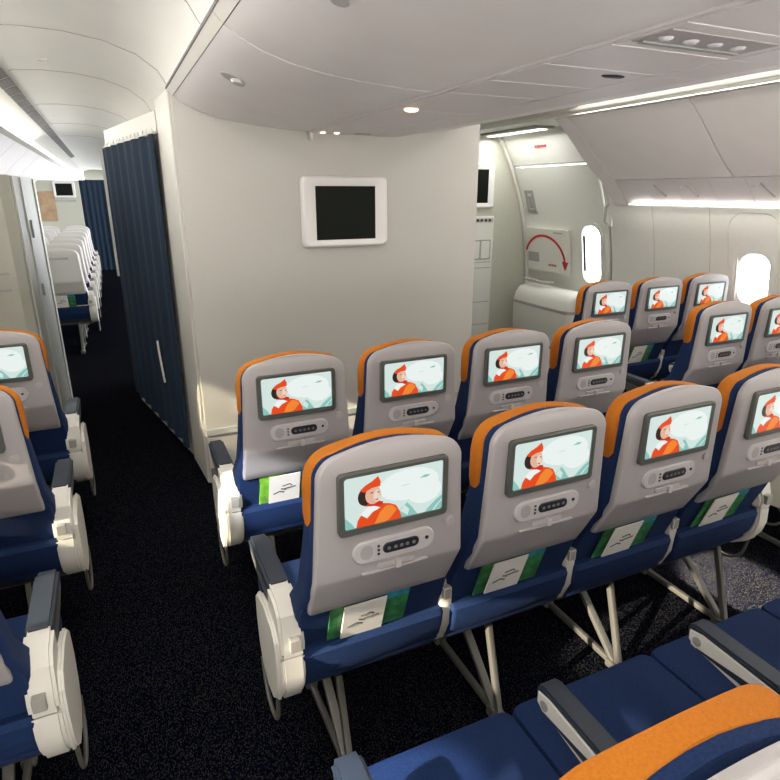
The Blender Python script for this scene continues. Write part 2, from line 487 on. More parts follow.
for k, y in enumerate(RY):
    for i, x in enumerate(RXS):
        seat(x, y, 'grey-backed %s seat of the %s' % (rn[i], rr[k]), 'right block seats', (i - 1) * .06, 'end' if i == 0 else 'in', 'in' if i == 2 else None)

# forward cabin seats seen down the aisle: the same frame without screens
def forward_master():
    root = copy_thing(master); root.name = 'airline_seat'
    for ch in list(root.children):
        n = ch.name.split('.')[0]
        if n in ('video_screen', 'control_panel', 'tray_table_latch', 'coat_hook', 'headrest', 'back_shell', 'seat_back_cushion'):
            for g in list(ch.children): bpy.data.objects.remove(g)
            bpy.data.objects.remove(ch)
    link('back_shell', shell_bm(), M['fwd'], root, True)
    link('headrest', headrest_bm(), M['fwdpink'], root, True)
    link('seat_back_cushion', back_bm(), M['fwdpink'], root, True)
    bm = BM(); slab_xz(bm, -.10, .10, 1.035, 1.06, -.002, .012, .008, .001); link('grip_slot', bm, M['latch'], root, True)
    return root
fm = forward_master()
fo = ['nearest', 'second', 'third', 'fourth', 'fifth', 'sixth', 'farthest']
for k in range(7):
    for i in range(2):
        s = seat(LXS[i], 7.13 + .83 * k, '%s pale-backed %s seat in the cabin beyond the left partition' % (fo[k], ['aisle', 'inner'][i]) if k != 0 or i != 0 else
             'nearest pale-backed aisle seat beyond the left partition, blue pocket with a white card', 'pale seats in the forward cabin', .085 if i == 0 else 0, 'in', 'end' if i == 0 else None, fm)
def kill(r):
    for ch in list(r.children):
        for g in list(ch.children): bpy.data.objects.remove(g)
        bpy.data.objects.remove(ch)
    bpy.data.objects.remove(r)
kill(fm); kill(master)
for o in MESH.values(): bpy.data.objects.remove(o)

# ------------------------------------------------------------------ printed matter in the pockets
def card_bm():
    bm = BM(); loft_z(bm, [(.468, .1595, .062, .0022), (.655, .0965, .062, .0022)], .001)
    # printed swirl logo strokes on the card, raised as ink
    for (x0, z0, x1, z1) in ((-.045, .565, -.02, .575), (-.02, .575, .0, .567), (.0, .585, .045, .590), (-.01, .60, .02, .606), (.02, .606, .03, .596), (-.015, .588, .005, .58)):
        def P(x, z): return Vector((x, .0965 + (.655 - z) / .187 * .063 - .0030, z))
        d = Vector((x1 - x0, 0, z1 - z0)).normalized(); n = Vector((-d.z, 0, d.x)) * .0028
        a, b = P(x0, z0), P(x1, z1)
        f = bm.faces.new([bm.verts.new(v) for v in (a - n, b - n, b + n, a + n)]); f.material_index = 1
    return bm
card_src = link('safety_card', card_bm(), [M['white'], M['ink']])
bm = BM(); loft_z(bm, [(.468, .166, .052, .002), (.665, .101, .052, .002)], .001)
mag_green = link('brochure', bm, [M['green']])
mag_lime = mag_green.copy(); mag_lime.data = mag_green.data.copy(); mag_lime.data.materials[0] = M['lime']; COL.objects.link(mag_lime)
bm = BM(); loft_z(bm, [(.468, .166, .068, .002), (.63, .112, .068, .002), ], .001)
loft_z(bm, [(.63, .112, .068, .002), (.660, .102, .068, .002)], .001, mi=1)
mag_teal = link('magazine', bm, [M['green'], M['teal']])
pock = [(CXS[0], YA, 'the big seat beside the left aisle', 0), (CXS[1], YA, 'the second seat of the large middle row', 0), (CXS[2], YA, 'the third seat of the large middle row', 0),
        (CXS[3], YA, 'the fourth seat of the large middle row', 0), (CXS[0], YB, 'the sunlit pocket nearest the white wall', 1),
        (RXS[0], RY[2], 'the farthest right-block aisle seat', 0), (RXS[1], RY[2], 'the farthest right-block middle seat', 0),
        (LXS[0] - .10, LY[2], 'the seat cut by the left edge mid height', 0), (LXS[0], 7.13, 'the pale seat beyond the left partition', 1)]
for x, y, w, k in pock:
    if w.startswith('the sunlit'): w = 'the leftmost seat facing the wall'
    c = card_src.copy(); COL.objects.link(c); c.location = (x - .042, y - .011, 0)
    tag(c, 'white card in the pocket of ' + w, 'card', 'cards in the seat pockets')
    a = (mag_lime if k else mag_green).copy(); COL.objects.link(a); a.location = (x - .088, y - .009, 0)
    tag(a, 'green brochure in the pocket of ' + w, 'brochure', 'brochures in the seat pockets')
    b = mag_teal.copy(); COL.objects.link(b); b.location = (x + .026, y - .009, .0)
    tag(b, 'blue-green magazine in the pocket of ' + w, 'magazine', 'magazines in the seat pockets')
a = mag_lime.copy(); COL.objects.link(a); a.location = (LXS[0] + .01, LY[3] - .009, 0)
tag(a, 'lime green brochure in the pocket of the left seat with half screen', 'brochure', 'brochures in the seat pockets')
for o in (card_src, mag_green, mag_lime, mag_teal): bpy.data.objects.remove(o)

# ------------------------------------------------------------------ floor
YN, YF = -2.6, 14.4
bm = BM(); box(bm, (-1.75, YN, -.08), (4.28, 22.6, 0)); struct(link('floor', bm, M['carpet']))

# ------------------------------------------------------------------ side walls
VERT = 1.60
def wx(z, R=2.95):
    if R == 2.95: z = min(z, VERT)
    return wr(z, R)
def wr(z, R): return R * math.cos(math.asin(max(-.99, min(.99, (z - .64) / R))))
def curved_wall(name, side, y0, y1, z0, z1, holes, m, R=2.95, th=.06, dy=.4, seams=()):
    bm = BM()
    zs = sorted({z0, z1, *[z0 + (z1 - z0) * k / 14 for k in range(15)], *[h[2] for h in holes], *[h[3] for h in holes]})
    ys = sorted({y0, y1, *[h[0] for h in holes], *[h[1] for h in holes]})
    inn, out = {}, {}
    for y in ys:
        for z in zs:
            inn[y, z] = bm.verts.new((CX + side * wx(z, R), y, z)); out[y, z] = bm.verts.new((CX + side * (wx(z, R) + th), y, z))
    solid = {}
    for a in range(len(ys) - 1):
        for b in range(len(zs) - 1):
            ym, zm = (ys[a] + ys[a + 1]) / 2, (zs[b] + zs[b + 1]) / 2
            solid[a, b] = not any(h[0] < ym < h[1] and h[2] < zm < h[3] for h in holes)
    for (a, b), s in solid.items():
        if not s: continue
        q = [(ys[a], zs[b]), (ys[a + 1], zs[b]), (ys[a + 1], zs[b + 1]), (ys[a], zs[b + 1])]
        bm.faces.new([inn[p] for p in q]); bm.faces.new([out[p] for p in q[::-1]])
        for (da, db, i, j) in ((0, -1, 0, 1), (1, 0, 1, 2), (0, 1, 2, 3), (-1, 0, 3, 0)):
            if not solid.get((a + da, b + db), False):
                bm.faces.new([inn[q[i]], out[q[i]], out[q[j]], inn[q[j]]])
    return struct(link(name, bm, m, None, True))

WIN_R = [2.85 - .533 * k for k in range(0, 9)]
WIN_R = [y for y in WIN_R if y > -1.6]
WIN_L = [y for y in [2.929 - .533 * k for k in range(0, 10)] if y > -1.6]
HW, Z0, Z1 = .125, .905, 1.285
curved_wall('wall_right', 1, YN, 4.22, 0, 2.42, [(y - HW, y + HW, Z0, Z1) for y in WIN_R], M['side'])
curved_wall('wall_left', -1, YN, 4.25, 0, 2.42, [(y - HW, y + HW, Z0, Z1) for y in WIN_L], M['side'])
WIN_F = [9.6 + 1.066 * k for k in range(0, 5)]
curved_wall('wall_left_forward', -1, 4.25, 22.5, 0, 2.42, [(y - HW, y + HW, Z0, Z1 + .25) for y in WIN_F], M['side'])
DY0, DY1 = 4.30, 5.48
curved_wall('wall_right_doorway', 1, 4.22, 5.58, 0, 2.42, [(DY0, DY1, 0, 1.95)], M['side'], 2.99)

wn = 0
def window(side, y, shade):
    global wn; wn += 1
    r = empty('window_%d' % wn, (CX + side * wx(1.095), y, 1.095), kind='structure')
    tilt = -side * math.asin((1.095 - .64) / 2.95)
    r.rotation_euler = (0, tilt if side > 0 else tilt, 0)
    def ring(hy, hz, rad): return rring(0, 0, hy, hz, rad, 6)
    s = side
    bm = BM()
    # frame: flat flange towards the cabin, funnel to the opening
    prof = [(.175, .235 + .03, .15, -.000), (.172, .262, .148, -.009), (.150, .236, .125, -.010), (.120, .190, .10, .012), (.112, .178, .095, .055)]
    bridge(bm, [[(s * d, a, b) for a, b in ring(hy, hz, rad)] for hy, hz, rad, d in prof], cap=False)
    link('window_frame', bm, M['side'], r, True)
    bm = BM(); bridge(bm, [[(s * d, a, b) for a, b in ring(.112, .178, .09)] for d in (.050, .056)]); link('pane', bm, M['glass'], r)
    if shade:
        bm = BM(); box(bm, (s * .030 - .003, -.112, .178 - shade), (s * .030 + .003, .112, .18), .001); link('window_shade', bm, M['shell'], r)
for y in WIN_R: window(1, y, .0)
for y in WIN_L: window(-1, y, .0)
for y in WIN_F: window(-1, y, .0)

# panel seams on the right wall and the recessed panel above the window
tn = 0
def trim(bm, m, smooth=False):
    global tn; tn += 1
    return struct(link('trim_%d' % tn, bm, m, None, smooth))
bm = BM()
for y in (3.20, 3.735, 2.62, 2.05):
    P = [(CX + wx(z) - .0015, y, z) for z in [.3 + .1 * k for k in range(14)]]
    tube(bm, P, .002, .002, 4)
trim(bm, M['latch'])
bm = BM()
pts = rring(2.85, 1.33, .20, .235, .13, 8)
tube(bm, [(CX + wx(z) - .001, y, z) for y, z in pts + pts[:1]], .003, .003, 4); trim(bm, M['trimw'], True)

# end wall behind the camera, far end of the forward cabin
bm = BM(); box(bm, (-1.75, YN - .08, 0), (4.28, YN, 2.45)); struct(link('wall_back', bm, M['bulk']))
bm = BM(); box(bm, (-1.75, 14.2, 0), (-.46, 14.3, 1.93)); struct(link('wall_far_front', bm, M['galley']))
bm = BM(); box(bm, (-.55, 22.5, 0), (.4, 22.6, 2.4)); struct(link('wall_far_end', bm, M['galley']))

# ------------------------------------------------------------------ centre block with the monitor wall
blk = [(.354, 3.45), (2.20, 3.45), (2.20, 5.9), (.354, 5.9)]
bm = BM(); prism_z(bm, [(.3535, 3.46), (.3535, 5.9), (.06, 5.9), (.06, 5.30), (.330, 3.88)], 0, 2.14); struct(link('wall_front_curtain_side', bm, M['bulk']))
bm = BM(); prism_z(bm, blk, 0, 2.42)
bmesh.ops.bevel(bm, geom=[e for e in bm.edges if abs(e.verts[0].co.z - e.verts[1].co.z) > 1 and e.verts[0].co.y < 3.5], offset=.012, segments=3, affect='EDGES')
struct(link('wall_front', bm, M['bulk'], None, True))
bm = BM(); prism_z(bm, [(.349, 3.47), (.356, 3.47), (.334, 3.87), (.318, 3.88)], 0, 2.19); trim(bm, M['trimw'])
bm = BM(); prism_z(bm, [(.052, 5.30), (.315, 3.90), (.330, 3.92), (.07, 5.32)], 2.02, 2.138); trim(bm, M['trimw'])
bm = BM(); box(bm, (.37, 3.44, .315), (2.18, 3.452, .352)); trim(bm, M['doorgrey'])           # kick-panel rail on the wall
bm = BM(); box(bm, (.37, 3.436, .0), (2.18, 3.451, .10)); struct(link('baseboard_front', bm, M['line']))

# monitor on the wall
t = empty('wall_monitor', (1.275, 3.45, 1.59), 'white framed square monitor with dark screen on the centre of the white wall', 'monitor', 'wall monitors')
def monitor(t, w, h, sc):
    bm = BM(); out = []
    for x, z in rring(0, 0, w / 2, h / 2, .03, 4):
        out.append((x, z + (.012 * (1 - (x / (w / 2)) ** 2) if z > 0 else -.004 * (1 - (x / (w / 2)) ** 2))))
    def sc_(f, g): return [(x * f, z * g) for x, z in out]
    hole = rring(-.0, -.005, sc[0], sc[1], .006, 4)
    bridge(bm, [[(x, 0, z) for x, z in out], [(x, -.030, z) for x, z in sc_(.99, .99)], [(x, -.042, z) for x, z in sc_(.95, .94)],
                [(x, -.042, z) for x, z in rring(0, -.005, sc[0] + .012, sc[1] + .012, .012, 4)], [(x, -.034, z) for x, z in hole]], mi=0)
    link('frame', bm, M['tvframe'], t, True)
    bm = BM(); box(bm, (-sc[0], -.0355, -sc[1] - .005), (sc[0], -.030, sc[1] - .005), .001); link('screen', bm, M['black'], t)
monitor(t, .535, .395, (.185, .150))

# curtain on the left of the block, hung on a rail
def curtain(name, p0, p1, z0, z1, waves, amp, label, top_slope=0):
    bm = BM(); n = waves * 8; d = Vector((p1[0] - p0[0], p1[1] - p0[1], 0)); L = d.length; d.normalize(); nn = Vector((-d.y, d.x, 0))
    R = []
    for j in range(13):
        row = []
        for side in (1, -1):
            for i in (range(n + 1) if side == 1 else range(n, -1, -1)):
                s = i / n; f = .55 + .45 * (1 - j / 12)
                a = amp * f * (math.sin(s * waves * 2 * PI) + .35 * math.sin(s * waves * 4.7 + j * .12))
                p = Vector((p0[0], p0[1], 0)) + d * (L * s) + nn * (a + side * .004)
                row.append((p.x, p.y, z0 + (z1 - z0) * j / 12))
        R.append(row)
    bridge(bm, R)
    o = link(name, bm, M['curtain'], None, True)
    return tag(o, label, 'curtain')
cu = curtain('curtain', (.290, 3.87), (.030, 5.30), .08, 2.015, 7, .012, 'dark blue curtain hanging from rail along the left side of the white wall')
bm = BM(); tube(bm, [(.297, 3.86, 2.02), (.036, 5.31, 2.02)], .008)
for k in range(14):
    p = Vector((.297, 3.86, 2.02)).lerp(Vector((.036, 5.31, 2.02)), (k + .5) / 14); tube(bm, [p, p + Vector((0, 0, .03))], .003)
tag(link('curtain_rail', bm, M['trimw']), 'slim white rail carrying the blue curtain beside the white wall', 'rail')
bm = BM(); P = []
d = Vector((-.274, 1.33, 0)).normalized()
def cpt(s, z): return (.290 - .260 * s - .026, 3.87 + 1.43 * s, z)
tube(bm, [cpt(.27, .74), cpt(.26, .65), cpt(.24, .55), cpt(.22, .46)], .006, .015, square=True)
link('tie_strap', bm, M['trimw'], cu, True)
bm = BM(); tube(bm, [(.018, 5.315, 2.0), (.018, 5.315, 1.06)], .012, .006, square=True); trim(bm, M['trimw'])

curtain('curtain', (-.50, 15.2), (.03, 15.2), .02, 1.96, 5, .02, 'dark curtain closing the far end of the left aisle')

# ------------------------------------------------------------------ left partition block (galley side wall)
bm = BM(); prism_z(bm, [(-1.60, 4.30), (-.56, 4.30), (-.51, 4.34), (-.48, 5.56), (-.51, 5.60), (-1.60, 5.60)], 0, 1.80)
struct(link('wall_front_left', bm, M['galley'], None, True))
bm = BM()
for y in (4.42, 4.75, 5.38): box(bm, (-.520 + (y - 4.4) * .025, y, .02), (-.499 + (y - 4.4) * .025, y + .02, 1.795))
trim(bm, M['trimw'])
bm = BM()
for z in (.45, .80, 1.12, 1.22, 1.55, 1.72): box(bm, (-1.6, 4.288, z), (-.60, 4.301, z + .015))
trim(bm, M['latch'])
for z0_, z1_, l_ in ((1.40, 1.52, 'small grey latch plate high on the left partition edge'), (1.00, 1.08, 'small grey latch plate at mid height on the left partition edge')):
    bm = BM(); box(bm, (-.502, 4.90, z0_), (-.483, 4.94, z1_), .004); tag(link('latch_plate', bm, M['doorgrey']), l_, 'latch')

# monitor etc. on the far wall
t = empty('wall_monitor', (-.735, 14.2, 1.76), 'small white framed monitor on the far wall above the distant pale seats', 'monitor', 'wall monitors')
monitor(t, .40, .32, (.15, .115))
bm = BM(); box(bm, (-1.28, 14.17, 1.15), (-.93, 14.21, 1.72), .02); tag(link('wall_panel', bm, M['tan']), 'tan brown panel on the far wall left of the small monitor', 'panel')
bm = BM(); box(bm, (-.93, 14.18, 1.52), (-.54, 14.21, 1.56), .005); trim(bm, M['doorgrey'])

# ------------------------------------------------------------------ right galley wall facing aft, beyond the doorway
def gx(z): return CX + wx(z, 2.985)
pts = [(2.6, 0)] + [(gx(z), z) for z in [0, .3, .64, .9, 1.2, 1.5, 1.8, 2.1, 2.4]] + [(2.6, 2.4)]
bm = BM(); prism_y(bm, pts, 5.56, 5.72); struct(link('wall_front_right', bm, M['galley']))
bm = BM(); tube(bm, [(gx(z) - .015, 5.54, z) for z in [.05 + .15 * k for k in range(16)]], .022, .022, 8); trim(bm, M['trimw'], True)
t = empty('wall_monitor', (3.52, 5.56, 1.765), 'white framed monitor half hidden behind the right edge of the white wall', 'monitor', 'wall monitors')
monitor(t, .40, .44, (.125, .165))
t = empty('attendant_station', (3.60, 5.56, 0), 'narrow grey crew panel column below the half hidden monitor', 'crew panel')
bm = BM(); slab_xz(bm, -.20, .14, .12, 1.46, -.03, 0, .01, .004)
for z in (.92, .98, .55, .30): box(bm, (-.18, -.0315, z), (.12, -.0290, z + .008), mi=1)
link('panel', bm, [M['door'], M['doorgrey']], t)
bm = BM(); slab_xz(bm, -.20, .13, 1.40, 1.44, -.036, -.02, .006, .002)
for x in (-.12, -.07, -.02, .03, .08): disc_xz(bm, x, 1.42, .014, -.044, -.03, 10, 1)
link('switch_strip', bm, [M['latch'], M['button']], t, True)
bm = BM(); slab_xz(bm, -.16, .11, 1.01, 1.22, -.034, -.02, .01, .002); link('hatch', bm, M['doorgrey'], t, True)
bm = BM(); slab_xz(bm, -.145, -.03, 1.025, 1.205, -.036, -.03, .01, .002); slab_xz(bm, -.01, .095, 1.025, 1.205, -.036, -.03, .01, .002); link('hatch_leaf', bm, M['door'], t, True)

# ------------------------------------------------------------------ exit door
d = empty('door_1', (4.2, 4.89, 0), kind='structure')
D = (4.2, 4.89, 0)
def dxz(z, off=0): return CX + wx(z, 2.97) - off - D[0]
def door_patch(bm, y0, y1, z0, z1, off, th=.03, holes=(), mi=0, rnd=0):
    zs = sorted({z0, z1, *[z0 + (z1 - z0) * k / 8 for k in range(9)], *[h[2] for h in holes], *[h[3] for h in holes]})
    ys = sorted({y0, y1, *[h[0] for h in holes], *[h[1] for h in holes]})
    V = {}
    for y in ys:
        for z in zs:
            V[y, z, 0] = bm.verts.new((dxz(z, off), y - D[1], z)); V[y, z, 1] = bm.verts.new((dxz(z, off - th), y - D[1], z))
    sol = {(a, b): not any(h[0] < (ys[a] + ys[a + 1]) / 2 < h[1] and h[2] < (zs[b] + zs[b + 1]) / 2 < h[3] for h in holes) for a in range(len(ys) - 1) for b in range(len(zs) - 1)}
    for (a, b), s in sol.items():
        if not s: continue
        q = [(ys[a], zs[b]), (ys[a + 1], zs[b]), (ys[a + 1], zs[b + 1]), (ys[a], zs[b + 1])]
        bm.faces.new([V[(*p, 0)] for p in q]); bm.faces.new([V[(*p, 1)] for p in q[::-1]])
        for da, db, i, j in ((0, -1, 0, 1), (1, 0, 1, 2), (0, 1, 2, 3), (-1, 0, 3, 0)):
            if not sol.get((a + da, b + db), False): bm.faces.new([V[(*q[i], 0)], V[(*q[i], 1)], V[(*q[j], 1)], V[(*q[j], 0)]])
    for f in bm.faces: f.material_index = mi
    return bm
bm = BM(); door_patch(bm, DY0 + .01, DY1 - .01, .02, 1.94, 0, .04, [(4.37, 4.62, .86, 1.40)]); link('door_panel', bm, M['door'], d, True)
bm = BM(); door_patch(bm, 4.80, 5.46, .90, 1.34, .045, .05); link('handle_cover', bm, M['door'], d, True)
bm = BM(); pts = [(4.495 + a, 1.13 + b) for a, b in rring(0, 0, .125, .27, .10, 6)]
p2 = [(4.495 + a, 1.13 + b) for a, b in rring(0, 0, .155, .30, .12, 6)]
bridge(bm, [[(dxz(z, -.02), y - D[1], z) for y, z in p2], [(dxz(z, .012), y - D[1], z) for y, z in p2], [(dxz(z, .012), y - D[1], z) for y, z in pts], [(dxz(z, -.03), y - D[1], z) for y, z in pts]], cap=False)
wf = link('door_window_frame', bm, M['door'], d, True)
bm = BM(); bridge(bm, [[(dxz(z, -o), y - D[1], z) for y, z in pts] for o in (.028, .034)]); link('pane', bm, M['glass'], wf)
# red arrow
bm = BM(); AC = (5.17, .985); path = []
N = 20
for k in range(N + 1):
    a = math.radians(160 - 150 * k / N); rr_ = .30
    path.append((AC[0] - -rr_ * math.cos(a) * -1, AC[1] + rr_ * math.sin(a)))
path = [(AC[0] + .33 * math.cos(math.radians(5 + 150 * k / N)) * -1, AC[1] + .285 * math.sin(math.radians(5 + 150 * k / N))) for k in range(N + 1)]
R = []
for i, (y, z) in enumerate(path):
    a = path[max(i - 1, 0)]; b = path[min(i + 1, N)]; L = math.hypot(b[0] - a[0], b[1] - a[1]); ny, nz = -(b[1] - a[1]) / L, (b[0] - a[0]) / L
    w = .013
    ro = []
    for s_, o in ((-1, .046), (1, .046), (1, .049), (-1, .049)):
        yy, zz = y + ny * w * s_, z + nz * w * s_; ro.append((dxz(zz, o), yy - D[1], zz))
    R.append(ro)
bridge(bm, R)
hy, hz = path[0]
hd = [(hy - .05, hz + .015), (hy + .045, hz + .02), (hy + .0, hz - .07)]
bridge(bm, [[(dxz(z, o), y - D[1], z) for y, z in hd] for o in (.044, .050)])
link('red_arrow', bm, M['red'], d)
bm = BM(); door_patch(bm, 5.26, 5.44, .99, 1.09, .048, .02); link('door_handle', bm, M['doorgrey'], d)
bm = BM(); door_patch(bm, 5.05, 5.12, .94, .955, .047, .01)
bm2 = BM(); bm.free(); bm = bm2
for k in range(5): door_patch(bm, 4.98 + k * .026, 4.998 + k * .026, .965, .985, .047, .01)
link('red_lettering', bm, M['red'], d)
bm = BM(); door_patch(bm, 5.28, 5.42, 1.50, 1.72, .01, .03, [(5.31, 5.39, 1.53, 1.69)]); door_patch(bm, 5.32, 5.36, 1.54, 1.66, .02, .02)
link('placard', bm, M['doorgrey'], d)
bm = BM(); door_patch(bm, 4.86, 5.0, 1.30, 1.315, .047, .02); link('seam', bm, M['latch'], d)
# slide bustle
bm = BM(); rows = []
for z, xo, hy_, hx in ((.03, 4.06, .45, .10), (.10, 4.04, .465, .12), (.45, 4.03, .47, .13), (.60, 4.03, .47, .13), (.68, 4.035, .46, .12), (.74, 4.05, .445, .10), (.765, 4.07, .42, .07)):
    rows.append([(x - D[0], y, z) for x, y in rring(xo, .0, hx, hy_, .07, 5)])
bridge(bm, rows); bu = link('slide_bustle', bm, M['door'], d, True)
bm = BM(); rows = []
for z, hx in ((.575, .136), (.590, .140), (.605, .136)): rows.append([(x - D[0], y, z) for x, y in rring(4.03, 0, hx, .476, .09, 5)])
bridge(bm, rows); link('bustle_seam', bm, M['latch'], bu, True)
bm = BM(); tube(bm, [(4.10 - D[0], 5.35 - D[1], .82), (3.99 - D[0], 5.25 - D[1], .83), (3.98 - D[0], 5.0 - D[1], .82), (4.08 - D[0], 4.9 - D[1], .82)], .02, .012, square=True); link('girt_bar', bm, M['latch'], d, True)
# door surround: header text strip and assist handle
bm = BM(); box(bm, (3.936, 4.30, 1.955), (4.0, 5.5, 1.967)); trim(bm, M['doorgrey'])
bm = BM()
for k in range(5): box(bm, (3.846, 4.90 + k * .036, 2.112), (3.875, 4.922 + k * .036, 2.130))
tag(link('exit_lettering', bm, M['red']), 'small red lettering above the exit door at the right', 'sign')
t = empty('assist_handle', (4.10, 4.24, 1.5), 'grey upright grab handle on the pillar right of the exit door', 'handle')
bm = BM(); box(bm, (-.02, -.05, -.09), (.01, .05, .12), .008); link('recess_plate', bm, M['door'], t)
bm = BM(); tube(bm, [(-.02, .0, -.07), (-.05, .0, -.05), (-.055, .0, .08), (-.02, .0, .10)], .012, .010); link('grip', bm, M['doorgrey'], t, True)
bm = BM(); tube(bm, [(4.06, 4.27, 1.85), (4.13, 4.27, 1.45), (4.2, 4.27, 1.0), (4.225, 4.27, .6)], .03, .02, square=True); trim(bm, M['door'], True)

# ------------------------------------------------------------------ ceiling
# left aisle profile (x, z) seen from below; right aisle is its mirror about the cabin axis
prof = [(.352, 2.192), (.31, 2.262), (.22, 2.325), (.08, 2.372), (-.08, 2.395), (-.25, 2.400), (-.40, 2.392), (-.425, 2.380)]
def mir(p): return [(2 * CX - x, z) for x, z in p]
ys = [YN, 1.2, 3.4, 5.0, 7, 10, 13, 22.6]
bm = BM(); bridge(bm, [[(x, y, z) for x, z in thicken(prof[::-1], .02)] for y in ys]); o = struct(link('ceiling', bm, M['ceil'], None, True))
bm = BM(); bridge(bm, [[(x, y, z) for x, z in thicken(mir(prof), .02)] for y in (YN, 5.6)]); trim(bm, M['ceil'], True)
# upper lid closing the cabin
bm = BM(); box(bm, (-1.8, YN, 2.46), (4.32, 22.6, 2.52)); trim(bm, M['ceil'])
# ventilation strip, cove and light strip
vent = [(-.425, 2.382), (-.535, 2.338)]
cove = [(-.535, 2.338), (-.60, 2.318), (-.66, 2.294), (-.705, 2.268)]
for mm, y1 in ((lambda p: p, 22.6), (mir, 5.6)):
    v = mm(vent); bm = BM(); pr = thicken(v, .015 if mm is mir else -.015); bridge(bm, [[(x, y, z) for x, z in pr] for y in (YN, y1)])
    trim(bm, M['ceil'])
    bm = BM(); y = 0.0
    sgn = 1 if mm is mir else -1
    while y < (14 if mm is not mir else 5.3):
        q = mm([(-.445, 2.372), (-.520, 2.342)])
        (xa, za), (xb, zb) = q
        bridge(bm, [[(xa, yy, za - .002), (xb, yy, zb - .002), (xb, yy, zb + .004), (xa, yy, za + .004)] for yy in (y, y + .30)])
        y += .335
    trim(bm, M['line'])
    c = mm(cove); bm = BM(); pr = thicken(c, .012 if mm is mir else -.012); bridge(bm, [[(x, y, z) for x, z in pr] for y in (YN, y1)]); trim(bm, M['trimw'], True)
    if mm is mir: continue
    g = mm([(-.690, 2.276), (-.735, 2.252)]); 
    bm = BM(); bridge(bm, [[(g[0][0], y, g[0][1] - .012), (g[1][0], y, g[1][1] - .004), (g[1][0], y, g[1][1] + .004), (g[0][0], y, g[0][1] - .004)] for y in (YN, y1)])
    o_ = bm; ledge = BM(); box(ledge, (-.830, YN, 2.236), (-.728, 22.4, 2.246)); trim(ledge, M['trimw'])
    tag(link('light_strip', bm, M['lamp']), 'long glowing light strip above the %s overhead bins' % 'left', 'light')
bm = BM(); tube(bm, [(.345, YN, 2.192), (.345, 3.44, 2.192)], .006, .005, 6); trim(bm, M['line'])
# arched seams across the aisle ceiling
bm = BM()
for y in (1.0, 2.2, 3.40, 4.5, 6.1, 7.7, 9.3):
    P = [(x, y, z - .001) for x, z in prof]; tube(bm, P, .0022, .0022, 4)
trim(bm, M['latch'])
bm = BM(); tube(bm, [(-.19, 4.12, 2.396), (-.24, 4.13, 2.397)], .012, .004, 8); trim(bm, M['latch'])

# ------------------------------------------------------------------ centre overhead bins
CB = 1.285
cbp = [(.345, 2.188), (.375, 2.158), (.415, 2.130), (.48, 2.099), (.56, 2.074), (.66, 2.054), (.80, 2.037), (.95, 2.027), (1.066, 2.022)]
J = [YN, -1.15, .52, 1.97, 3.447]
nb = ['overhead bin section behind the camera above the left aisle', 'pale centre overhead bin section above the camera', 'large pale centre overhead bin across the top of the frame', 'pale curved centre overhead bin meeting the white wall, with small latch']
def centre_bin(y0, y1, side, lab, grp):
    p = cbp if side < 0 else [(2 * CB - x, z) for x, z in cbp]
    top = [(p[-1][0], 2.40), (p[0][0], 2.40)]
    t = empty('overhead_bin', (p[0][0], (y0 + y1) / 2, 2.185), lab, 'overhead bin', grp)
    ox, oy, oz = t.location
    door = p[1:]
    # body above the door
    bm = BM(); body = [(x, z + .012) for x, z in p] + top
    bridge(bm, [[(x - ox, y - oy, z - oz) for x, z in body] for y in (y0 + .002, y1 - .002)]); link('bin_body', bm, M['line'], t)
    bm = BM(); th = thicken(door, -.011 if side > 0 else .011)
    bridge(bm, [[(x - ox, y - oy, z - oz) for x, z in th] for y in (y0 + .0035, y1 - .0035)])
    bo = link('bin_door', bm, M['bin'], t, True)
    bm = BM(); th = thicken([p[0], (p[1][0] + (.003 if side > 0 else -.003), p[1][1] + .001)], -.011 if side > 0 else .011)
    bridge(bm, [[(x - ox, y - oy, z - oz) for x, z in th] for y in (y0 + .002, y1 - .002)]); link('edge_strip', bm, M['trimw'], t)
    # latch: oval cup with a paddle
    ym = y0 + .835 if y0 < 1 else y0 + .49
    sx = 1 if side < 0 else -1
    bx_ = .475 if side < 0 else 2 * CB - .475
    bm = BM()
    def surf(x):
        xx = x if side < 0 else 2 * CB - x
        for (a, za), (b, zb) in zip(cbp, cbp[1:]):
            if a <= xx <= b: return za + (zb - za) * (xx - a) / (b - a)
        return 2.1
    def dsk(cx, cy, rx, ry, h, mi):
        n = 18
        def P(k, f, hh):
            a = 2 * PI * k / n; x = cx + rx * f * math.cos(a); y = cy + ry * f * math.sin(a); return (x - ox, y - oy, surf(x) - hh - oz)
        bridge(bm, [[P(k, 1, -.004) for k in range(n)], [P(k, 1, h * .6) for k in range(n)], [P(k, .8, h) for k in range(n)]], mi=mi)
    dsk(bx_, ym, .032, .045, .003, 0); dsk(bx_ + .026 * sx, ym - .004, .024, .034, .014, 1)
    link('bin_latch', bm, [M['latch'], M['shell_light']], t, True)
for k in range(4):
    centre_bin(J[k], J[k + 1], -1, nb[k], 'centre overhead bins, left side')
for k, l in zip(range(1, 4), ['centre bin section above the right aisle beside the camera', 'centre bin section above the right aisle, middle', 'centre bin section above the right aisle at the white wall']):
    centre_bin(J[k], J[k + 1], 1, l, 'centre overhead bins, right side')
# lip between bins and the service channel
bm = BM(); tube(bm, [(1.062, YN, 2.019), (1.062, 3.44, 2.019)], .004, .005, 8); trim(bm, M['psu'], True)
